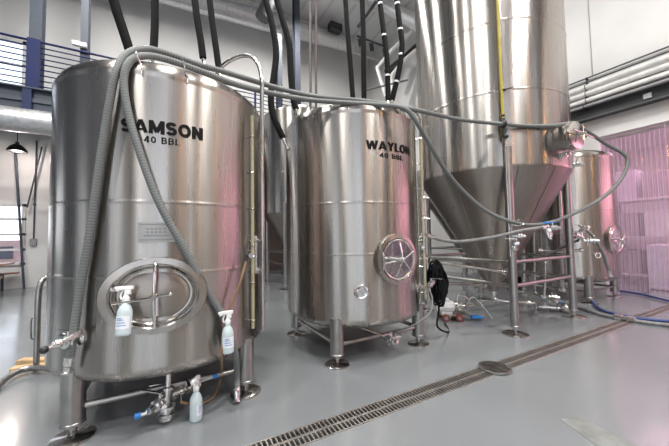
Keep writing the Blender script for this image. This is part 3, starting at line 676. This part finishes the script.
def wall(name, axis, c, th, u0, u1, v0, v1, holes, mat=WALL):
    us = sorted({u0, u1, *[h[0] for h in holes], *[h[1] for h in holes]}); vs = sorted({v0, v1, *[h[2] for h in holes], *[h[3] for h in holes]})
    b = MB()
    for i in range(len(us)-1):
        for j in range(len(vs)-1):
            um, vm = (us[i]+us[i+1])/2, (vs[j]+vs[j+1])/2
            if any(h[0] < um < h[1] and h[2] < vm < h[3] for h in holes): continue
            du, dv = us[i+1]-us[i], vs[j+1]-vs[j]
            if axis == 'x': b.box((c, um, vm), (th, du, dv))
            else: b.box((um, c, vm), (du, th, dv))
    return tag(b.build(name, mat), kind='structure')
LW = (-8.6, -3.68, .66, 2.4)         # lower window of the back wall
UW = (-8.6, -3.78, 4.99, 7.2)
wall('wall_back', 'y', Y1+.1, .2, X0, X1+.2, 0, ZC, [LW, UW])
wall('wall_back_lower', 'y', Y1-.02, .04, -1.5, X1, 0, 4.3, [], simple('brown wall darkened for shade', (.10, .07, .062), .6))  # brown lower wall; its darkness also paints in the dim rear
# right wall: open below 3.5 m for the curtain
wall('wall_right', 'x', X1+.1, .2, Y0, Y1, 0, ZC, [(-6.5, 2.93, 0, 3.5)])
FR = [(-7.4, -.6, 0, 5.4), (3.4, 4.4, 0.2, 2.4), (5.4, 7.6, 5.6, 8.0), (-4.6, 3.5, 6.8, 8.4)]
wall('wall_front', 'y', Y0-.1, .2, X0, X1+.2, 0, ZC, FR, simple('warm brown wall', (.19, .148, .118), .7))  # unseen wall; its brown is chosen to warm the tank reflections
LF = [(-5.6, -2.6, .6, 4.6), (1.5, 3.2, 1.0, 2.6), (6.5, 9.5, 1, 3.2)]
wall('wall_left', 'x', X0-.1, .2, Y0, Y1, 0, ZC, LF, simple('dark grey wall', (.06, .072, .095), .7))  # unseen wall; kept dark to put dark bands into the tank reflections
tag(MB().box(((X0+X1)/2, (Y0+Y1)/2, ZC+.1), (X1-X0+.4, Y1-Y0+.4, .2)).build('ceiling', CEIL), kind='structure')
def window(i, axis, c, h, nu, nv, w=.05, fmat=WHITEST):
    b = MB(); u0, u1, v0, v1 = h
    def bx(ua, ub, va, vb):
        if axis == 'y': b.box(((ua+ub)/2, c, (va+vb)/2), (ub-ua, .09, vb-va))
        else: b.box((c, (ua+ub)/2, (va+vb)/2), (.09, ub-ua, vb-va))
    bx(u0, u0+.07, v0, v1); bx(u1-.07, u1, v0, v1); bx(u0, u1, v0, v0+.07); bx(u0, u1, v1-.07, v1)
    for k in range(1, nu): u = u0+(u1-u0)*k/nu; bx(u-w/2, u+w/2, v0, v1)
    for k in range(1, nv): v = v0+(v1-v0)*k/nv; bx(u0, u1, v-w/2, v+w/2)
    tag(b.build('window_%d' % i, fmat), kind='structure')
window(1, 'y', Y1-.03, LW, 3, 4, .06); window(2, 'y', Y1-.03, UW, 3, 3)
window(3, 'y', Y0+.03, FR[1], 2, 2); window(4, 'y', Y0+.03, FR[2], 2, 2); window(5, 'x', X0+.03, LF[0], 2, 2); window(6, 'x', X0+.03, LF[2], 3, 2); window(7, 'y', Y0+.03, FR[3], 6, 1); window(8, 'x', X0+.03, LF[1], 2, 1)

# far building seen through the lower window
b = MB(); b.box((0, 0, .7), (9, .5, 1.4)); 
for k in range(8): b.box((-3.8+k*1.05, -.27, .85), (.5, .05, .55), mi=1)
tag(b.build('far_building', [simple('pale brick', (.55, .36, .32), .8), simple('dark glass', (.1, .1, .12), .2)], None, (-9, 19, 0)), 'low brick building outside beyond the lower window', 'building')
tag(MB().box((0, 0, -.25), (90, 90, .1)).build('ground_outside', simple('pale pavement', (.35, .35, .35), .8)), kind='structure')

# ------------------------------------------------------------------ mezzanine
def ibeam_col(x, y, z0, z1, w, d, label, mat, group=None, rz=0):
    root = thing('steel_column', (x, y, z0), label, 'column', group, rz)
    b = MB(); h = z1-z0
    b.box((0, -d/2+.01, h/2), (w, .02, h)); b.box((0, d/2-.01, h/2), (w, .02, h)); b.box((0, 0, h/2), (.014, d-.04, h)); b.build('shaft', mat, root)
    MB().box((0, 0, .012), (w+.1, d+.1, .024)).build('base_plate', mat, root)
    return root
YM = 9.6
root = thing('mezzanine_platform', (-1.6, YM, 4.41), 'blue grey steel mezzanine platform behind the SAMSON tank', 'platform')
xr = 4.15; xl = X0+.02; cx_, ln = (xl+xr)/2+1.6, xr-xl
b = MB(); b.box((cx_, .01, .29), (ln, .014, .56)); b.box((cx_, -.06, .565), (ln, .15, .03)); b.box((cx_, -.06, .015), (ln, .15, .03)); b.box((cx_, -.035, .30), (ln, .02, .10))
b.build('edge_beam', GREYST, root)
for x in (-5.9, -4.6, -3.02, -1.4, .2, 1.8, 3.4): MB().box((x+1.6, -.05, .29), (.16, .12, .54)).build('stiffener', NAVY, root)
MB().box((cx_, 1.1, .53), (ln, 2.14, .06)).build('deck', GREYST, root)
for k in range(9): MB().box((-6.9+k*1.3, 1.1, .36), (.1, 2.1, .28)).build('joist', GREYST, root)
for x, z1, w_, lab in ((-2.95, ZC-.02, .23, 'wide blue grey steel column through the mezzanine railing at far left'), (-2.02, ZC-.02, .16, 'narrower steel column on the mezzanine, second from the left'),
                  (3.28, 8.45, .17, 'short steel column on the mezzanine behind the gap between tanks'), (3.95, ZC-.02, .2, 'tall grey steel column at the end of the mezzanine railing')):
    ibeam_col(x, YM+.16, 4.99, z1, w_, .24, lab, GREYST)
for x in (-6.4, -2.2, 3.6):
    ibeam_col(x, YM+.5, 0, 4.40, .2, .2, 'grey steel column holding up the mezzanine, %s' % ('far left' if x < -5 else 'behind the SAMSON tank' if x < 0 else 'behind the WAYLON tank'), GREYST)
root = thing('railing', (-1.6, YM, 4.99), 'dark blue horizontal bar railing along the mezzanine edge', 'railing')
for k in range(9):
    z = 5.09+k*.138
    MB().cyl((xl+1.6, 0, z-4.99), (xr+1.6, 0, z-4.99), .016 if k < 8 else .028, 8).build('rail', NAVYB, root)
MB().box((-2.95+1.6, 0, .62), (.235, .12, 1.24)).build('wide_post', NAVYB, root)
for x in (-7.3, -5.1, -1.2, .6, 2.4, 3.7):
    MB().box((x+1.6, 0, .61), (.06, .06, 1.2)).build('post', NAVYB, root)
tag(MB().box((-2.1, YM-.03, 6.36), (.3, .1, .12)).build('wall_lamp', WHITEP, bevel=.02), 'small white lamp fixed on the narrow mezzanine column', 'lamp')

def duct(name, p, q, r, label, mat=GALV, step=.10):
    p, q = Vector(p), Vector(q); L = (q-p).length; pr = []; z = 0
    while z < L: pr += [(r, z), (r, z+.008), (r, z+step*.82), (r, z+step*.87), (r+.0014, z+step*.9), (r+.0014, z+step*.96)]; z += step
    root = thing(name, p, label, 'duct'); shift(MB().lathe(pr, 48, p, q-p), p).build('duct_run', mat, root, sharp=60)
    for t in (.33, .7):
        m_ = p+(q-p)*t; shift(MB().lathe([(r+.004, -.05), (r+.014, -.04), (r+.014, .04), (r+.004, .05)], 48, m_, q-p), p).build('joint_band', mat, root)
        shift(MB().tube([m_+V(0, 0, r), m_+V(0, 0, r+.35)], .012, 8), p).build('hanger_rod', STEEL_L, root)
    return root
duct('spiral_duct', (-8.9, 9.22, 4.08), (1.5, 9.22, 4.08), .27, 'round silver spiral duct under the mezzanine beam')
duct('spiral_duct', (-6, 10.8, 9.05), (6.9, 10.8, 9.86), .33, 'large round silver duct high on the back wall under the ceiling')
p = V(5.75, 11.3, 9.75)
root = thing('air_diffuser', p, 'round grey air diffuser at the big ceiling duct', 'vent'); b = MB()
b.lathe([(.12, -.05), (.3, 0), (.3, .03), (.22, .05), (.22, .02), (.14, .0), (.14, .06), (.0001, .06)], 32, (0, -.56, 0), (0, -1, -.3)); b.build('diffuser_cone', GALV, root)
tag(MB().box((5.9, 10.3, 9.98), (.55, .3, .3)).build('black_vent', BLACKP, bevel=.02), 'black rectangular vent box beside the big ceiling duct', 'vent')

# conduit, junction box and black dome lamp on the back wall
root = thing('wall_conduit', (-3.5, Y1-.04, 1.3), 'thin grey conduit with a switch box on the back wall right of the window', 'conduit')
MB().cyl((0, 0, 0), (0, 0, 3), .018, 8).build('pipe', GREYST, root); MB().box((0, -.01, .0), (.14, .09, .2)).build('switch_box', simple('grey box', (.3, .3, .31), .5), root, bevel=.01); MB().box((0, 0, 1.1), (.05, .05, .07)).build('coupling', GREYST, root)
root = thing('pendant_lamp', (-3.62, 10.9, 3.72), 'black dome lamp hanging below the duct at far left', 'lamp')
MB().lathe([(.2, 0), (.195, .05), (.15, .13), (.08, .19), (.04, .2), (.04, .26), (.0001, .26)], 28).build('shade', BLACKP, root); MB().cyl((0, 0, .24), (0, 0, .9), .01, 8).build('cord', BLACKP, root)
tag(MB().tube([(-3.9, 11.6, 4.1), (-3.72, 11.6, 1.5), (-3.62, 11.6, .0)], .028, 10).build('steel_strut', GREYST), 'grey slanting strut standing by the back window edge', 'strut')
tag(MB().tube([(-3.35, 11.65, 4.1), (-3.62, 11.65, 2.3)], .02, 8).build('steel_strut', GREYST), 'thin slanting rod on the back wall above the switch box', 'strut')

# ------------------------------------------------------------------ picnic tables
def picnic(loc, rz, label):
    root = thing('picnic_table', loc, label, 'table', None, rz)
    b = MB()
    for k in range(5): b.box((0, -.32+k*.16, .75), (2.2, .145, .04))
    b.build('tabletop', WOOD, root, bevel=.006)
    for s in (-1, 1):
        b = MB(); b.box((0, s*.68, .45), (2.2, .26, .04)); b.build('bench', WOOD, root, bevel=.006)
        b = MB(); b.bar((s*.8, -.3, 0), (s*.8, -.3, .73), .06, .05); b.bar((s*.8, .3, 0), (s*.8, .3, .73), .06, .05); b.bar((s*.8, -.7, .41), (s*.8, .7, .41), .06, .04); b.bar((s*.8, -.68, 0), (s*.8, -.68, .42), .05, .05); b.bar((s*.8, .68, 0), (s*.8, .68, .42), .05, .05)
        b.build('leg_frame', BLACKP, root)
    return root
picnic((-4.75, 10.75, 0), rad(6), 'brown topped picnic table with benches by the back window')

# tubular stand left of the first tank, planks on the floor
p0 = atz(36, 371); 
root = thing('tube_stand', V(p0.x, p0.y, 0), 'bent grey tubular steel stand on curved feet left of the SAMSON tank', 'stand')
g = lambda x, y, D: at(x, y, D)-V(p0.x, p0.y, 0)
D0 = math.hypot(p0.x, p0.y)
MB().tube([V(0, 0, .02), g(37, 340, D0), g(38, 305, D0), g(40, 285, D0+.03), g(46, 278, D0+.08), g(56, 276, D0+.15)], .026, 12, 5).build('post', STEEL_L, root)
MB().tube([atz(-8, 396)-V(p0.x, p0.y, -.02), atz(6, 384)-V(p0.x, p0.y, -.05), atz(22, 376)-V(p0.x, p0.y, -.06), atz(40, 374)-V(p0.x, p0.y, -.06), atz(66, 377)-V(p0.x, p0.y, -.04)], .026, 12, 6).build('curved_foot', STEEL_L, root)
MB().tube([g(34, 318, D0-.05), g(31, 320, D0-.05), g(31, 337, D0-.05), g(34, 339, D0-.05)], .008, 8, 4).build('side_handle', STEEL_L, root)
for i, (x0, y0, x1, y1) in enumerate(((20, 363.5, 44, 362), (12, 372, 40, 367))):
    a, c_ = atz(x0, y0), atz(x1+14, y1)
    tag(MB().bar((a.x, a.y, .025), (c_.x, c_.y, .025), .09, .045).build('wooden_plank', PINE, bevel=.004), 'pale wooden plank on the floor left of the SAMSON tank, %s of the two' % ('farther' if i == 0 else 'nearer'), 'plank')

# ------------------------------------------------------------------ right wall equipment
def wpipe(z, r, dx, label, mat=WHITEST, y0=-7.8, y1=5.0):
    root = thing('wall_pipe', (X1-dx, y0, z), label, 'pipe'); MB().cyl((0, 0, 0), (0, y1-y0, 0), r, 14).build('pipe_run', mat, root)
    b = MB()
    for y in (1.0, 3.05, 4.6): b.torus((0, y-y0, 0), (0, 1, 0), r+.006, .008, 20, 6); b.box((dx/2, y-y0, -r-.01), (dx, .04, .02))
    b.build('pipe_bracket', BLACKP, root)
GP = simple('grey conduit paint', (.3, .3, .31), .5)
wpipe(4.95, .018, .06, 'thin dark conduit, topmost of the lines on the right wall', GREYB)
wpipe(4.85, .018, .06, 'thin dark conduit, second from the top on the right wall', GREYB)
wpipe(4.71, .062, .12, 'thick white pipe, upper of the three on the right wall')
wpipe(4.55, .062, .12, 'thick white pipe, middle of the three on the right wall')
wpipe(4.39, .062, .12, 'thick white pipe, lowest of the three on the right wall')
wpipe(4.22, .035, .26, 'grey conduit running just above the grey beam on the right wall', GP)
root = thing('wall_beam', (X1-.12, -1, 3.93), 'long grey steel channel beam on the right wall above the clear curtain', 'beam')
b = MB(); b.box((.08, -.5, .15), (.06, 13, .30)); b.box((0, -.5, .012), (.22, 13, .024)); b.box((0, -.5, .288), (.22, 13, .024)); b.build('channel', GREYB, root)
MB().box((-.0, 3.05, .15), (.03, .12, .1)).build('paper_tag', PAPER, root)
tag(MB().box((X1-.1, -.5, 4.285), (.16, 13, .04)).build('gap_shade', BLACKP), 'dark tray between the white pipes and the grey beam on the right wall', 'shade strip')  # dark strip standing in for the shaded gap between pipes and beam
tag(MB().box((X1-.01, 2.95, 6.0), (.012, .012, 2.0)).build('trim_2', GP), kind='structure')
# curtain: ribbed sheets
def rib_sheet(y0, y1, label):
    b = MB(); n = int((y1-y0)/.0105); vs = []; fs = []
    for i in range(n+1):
        y = y0+(y1-y0)*i/n; x = .022*abs(math.sin(i*PI/7))
        vs += [(x, y-y0, 0), (x, y-y0, 3.42)]
    for i in range(n): fs.append((2*i, 2*i+2, 2*i+3, 2*i+1))
    b._add(vs, fs); b.mi = [1 if i % 7 == 0 else 0 for i in range(n)]
    root = thing('clear_curtain', (X1+.1, y0, .03), label, 'curtain', 'ribbed clear curtain panels')
    b.build('ribbed_sheet', [CURT, RIB], root, sharp=180)
    MB().box((0, (y1-y0)/2, 3.40), (.06, y1-y0-.004, .05)).build('hanging_rail', STEEL_L, root)
for i in range(9): rib_sheet(2.93-(i+1)*1.04, 2.93-i*1.04-.01, 'clear ribbed plastic curtain panel glowing pink at right')
# the room behind the curtain
XB = 14.0
for nm, a, c_, th, u0, u1, v0, v1 in (('wall_pink_room_back', 'x', XB, .1, -8, 4.2, 0, 4.2), ('wall_pink_room_left', 'y', 4.15, .1, X1+.2, XB, 0, 4.2), ('wall_pink_room_right', 'y', -8.05, .1, X1+.2, XB, 0, 4.2)):
    wall(nm, a, c_, th, u0, u1, v0, v1, [])
tag(MB().box(((X1+.2+XB)/2, -2, 4.15), (XB-X1-.2, 12.3, .1)).build('ceiling_pink_room', WALL), kind='structure')
def rack(x, y, label, seed):
    random.seed(seed)
    root = thing('storage_rack', (x, y, 0), label, 'rack')
    for sy in (-.9, .9):
        for sx in (-.4, .4): MB().box((sx, sy, 1.5), (.06, .06, 3)).build('upright', STEEL_L, root)
    for z in (.15, 1.15, 2.15): MB().box((0, 0, z), (.86, 1.86, .05)).build('shelf', WHITEST, root)
    for z in (.18, 1.18, 2.18):
        for k in range(3):
            hh = random.uniform(.45, .8); o = MB().box((0, 0, hh/2), (.6, .48, hh)).build('wrapped_case', random.choice([GLASSW, WHITEP, CARD, PINKBOX, GLASSW]), None, (x-.02, y-.58+k*.58, z), bevel=.01)
            tag(o, 'wrapped case on a rack behind the clear curtain', 'case', 'wrapped cases behind the curtain')
for i, (x, y) in enumerate(((11.2, 2.6), (11.2, .5), (11.0, -1.6), (11.2, -3.7))): rack(x, y, ['steel rack behind the left end of the clear curtain', 'steel rack of cases behind the clear curtain near the picture edge', 'steel rack of cases farther along behind the curtain', 'last steel rack of cases behind the curtain'][i], i)
for i, (x, y) in enumerate(((9.9, 1.9), (9.9, .6))):
    o = MB().box((0, 0, .55), (1.0, 1.1, .9)); o.box((0, 0, .06), (1.0, 1.1, .1)); 
    tag(o.build('wrapped_pallet', GLASSW, None, (x, y, 0), bevel=.02), 'shrink wrapped pallet just behind the clear curtain, %s' % ('left one' if i == 0 else 'right one'), 'pallet')

for i, (y, z) in enumerate(((2.2, 2.9), (.7, 3.2), (-.9, 2.8))):  # pale glowing strips added to brighten what stands behind the curtain
    root = thing('glow_strip', (12.6, y, z), 'added pale glowing strip brightening the room behind the clear curtain', 'lamp', 'added glow strips behind the curtain')
    MB().box((0, 0, .05), (.12, 1.3, .05)).build('housing', WHITEST, root); MB().box((-.01, 0, 0), (.09, 1.25, .05)).build('tube', emit('pale strip glow', (1, .8, .95), 9), root)
    MB().cyl((0, 0, .05), (0, 0, 4.08-z), .01, 6).build('cord', STEEL_L, root)
# ------------------------------------------------------------------ white bent frames, track lights near the far corner
def frame(specs, label, r=.07, mat=WHITEST, name='bent_pipe'):
    pts = [pt(s) for s in specs]; return tag(MB().tube(pts, r, 12).build(name, mat), label, 'pipe')
frame([('d', 386, 97, 11), ('d', 377, 68, 11), ('d', 392, 50, 11), ('d', 412, 31, 11)], 'white bent pipe high in the far corner, left one')
frame([('d', 393, 95, 11.3), ('d', 391, 76, 11.3), ('d', 402, 62, 11.3), ('d', 416, 50, 11.3)], 'white bent pipe high in the far corner, right one')
frame([('d', 386, 73, 11.6), ('d', 402, 60, 11.6), ('d', 420, 44, 11.6)], 'dark steel brace slanting up in the far corner', .13, BLACKP, 'steel_brace')
frame([('d', 366, 90, 10.7), ('d', 408, 80, 10.7)], 'thin level rod in front of the white bent pipes', .03, GREYB, 'thin_rod')
frame([('d', 262, 18, 9), ('d', 272, -4, 9)], 'dark steel brace at the top, left of the tall grey column', .22, BLACKP, 'steel_brace')
frame([('d', 358, 27, 9), ('d', 376, 2, 9)], 'dark thin brace above the WAYLON tank', .05, BLACKP, 'steel_brace')
frame([('d', 372, -4, 10), ('d', 400, 14, 10), ('d', 424, 28, 10)], 'silver pipe run across the ceiling beside the tall fermenter', .22, GALV, 'ceiling_pipe')
p, q = at(357, 36, 11.2), at(386, 47, 11.2)
root = thing('track_light', p, 'black track with small spotlights under the ceiling of the far corner', 'lamp')
shift(MB().bar(p, q, .05, .05), p).build('track', BLACKP, root)
for t in (.1, .5, .95):
    m_ = p+(q-p)*t; shift(MB().cyl(m_-V(0, 0, .05), m_-V(0, 0, .16), .02, 8).cyl(m_-V(.06, .06, .12), m_-V(-.08, -.08, .3), .08, 14), p).build('spot_head', BLACKP, root)

# roof joists
for i, y in enumerate((3.5, 6.0, 8.5, 11.0)):
    root = thing('roof_joist', (0, y, ZC-.7), 'white steel roof joist under the ceiling', 'joist', 'roof joists')
    b = MB(); b.box((0, 0, .62), (17.4, .1, .06)); b.box((0, 0, .03), (17.4, .1, .06)); b.build('chord', WHITEST, root)
    b = MB()
    for k in range(17): b.bar((-8.6+k, 0, .03), (-8.1+k, 0, .62), .04, .04); b.bar((-8.1+k, 0, .62), (-7.6+k, 0, .03), .04, .04)
    b.build('web', WHITEST, root)

# ------------------------------------------------------------------ light
def area(name, loc, size, power, color=(1, 1, 1), rot=(0, 0, 0), sy=None):
    l = bpy.data.lights.new(name, 'AREA'); l.energy = power; l.color = color; l.shape = 'RECTANGLE'; l.size = size; l.size_y = sy or size
    o = bpy.data.objects.new(name, l); col.objects.link(o); o.location = loc; o.rotation_euler = rot; return o
def portal(axis, c, h, inward):
    u0, u1, v0, v1 = h
    if axis == 'y': o = area('window_portal', ((u0+u1)/2, c, (v0+v1)/2), u1-u0, 1, sy=v1-v0, rot=(rad(90) if inward > 0 else rad(-90), 0, 0))
    else: o = area('window_portal', (c, (u0+u1)/2, (v0+v1)/2), v1-v0, 1, sy=u1-u0, rot=(0, rad(-90) if inward > 0 else rad(90), 0))
    o.data.cycles.is_portal = True
for h in FR: portal('y', Y0-.22, h, 1)
for h in LF: portal('x', X0-.22, h, 1)
for h in (LW, UW): portal('y', Y1+.22, h, -1)
w = bpy.data.worlds.new('overcast sky'); scene.world = w; w.use_nodes = True; t = w.node_tree; bg = t.nodes['Background']
tc = t.nodes.new('ShaderNodeTexCoord'); sp = t.nodes.new('ShaderNodeSeparateXYZ'); rp = t.nodes.new('ShaderNodeValToRGB')
t.links.new(tc.outputs['Generated'], sp.inputs[0]); t.links.new(sp.outputs[2], rp.inputs[0])
rp.color_ramp.elements[0].position = 0; rp.color_ramp.elements[0].color = (.9, .94, 1, 1); rp.color_ramp.elements[1].position = .7; rp.color_ramp.elements[1].color = (.62, .76, 1, 1)
t.links.new(rp.outputs[0], bg.inputs[0]); bg.inputs[1].default_value = 1.8
# high bay strip lamps; the one farthest back is added to brighten the wall
for i, (x, y) in enumerate(((-5.5, 1), (-.5, .5), (3.8, .8), (5.0, -3.0), (-1.5, 7.6), (-3, 3.6), (3.4, 8.2), (-5, -4), (3, -5))):
    root = thing('ceiling_lamp', (x, y, 9.2), 'long white high bay lamp hung below the ceiling', 'lamp', 'high bay lamps')
    MB().box((0, 0, .05), (1.3, .34, .08)).build('housing', WHITEST, root, bevel=.01); MB().cyl((0, 0, .09), (0, 0, 1.18), .01, 6).build('cord', STEEL_L, root)
    area('high_bay_light', (x, y, 9.19), 1.2, 280, (1, .97, .93), sy=.3)
# warm bulbs behind the camera, seen as orange streaks on the tanks
for i, (x, y, z) in enumerate(((1.2, -4.6, 4.0), (4.4, -4.8, 4.2), (7.0, -3.5, 4.0))):
    root = thing('warm_pendant', (x, y, z), 'warm glowing pendant bulb behind the camera', 'lamp', 'warm pendants')
    MB().lathe([(.0001, -.12), (.07, -.1), (.1, -.03), (.07, .04), (.03, .08), (.0001, .08)], 16).build('bulb', emit('warm glow', (1, .42, .12), 70), root); MB().cyl((0, 0, .08), (0, 0, ZC-z), .008, 6).build('cord', BLACKP, root)
# pink grow light in the next room
for y in (2.2, -.5, -3.2): area('pink_light', (10.6, y, 4.05), 1.8, 55, (1, .58, .74), sy=1.8)
area('pink_edge_fill', (9.2, -1.7, 2.3), 1.2, 70, (1, .42, .5), sy=5.2, rot=(0, rad(75), 0))  # unseen glow added to put a pink edge on the tanks

pl_ = bpy.data.lights.new('pendant_light', 'POINT'); pl_.energy = 40; pl_.color = (1, .86, .8); pl_.shadow_soft_size = .1
po = bpy.data.objects.new('pendant_light', pl_); col.objects.link(po); po.location = (-3.62, 10.9, 3.66)
vs = scene.view_settings; vs.view_transform = 'Standard'; vs.look = 'None'; vs.exposure = 0.28; vs.gamma = 1; vs.use_curve_mapping = False
scene.cycles.use_denoising = True; scene.cycles.max_bounces = 8; scene.cycles.transparent_max_bounces = 16
scene.cycles.sample_clamp_indirect = 6
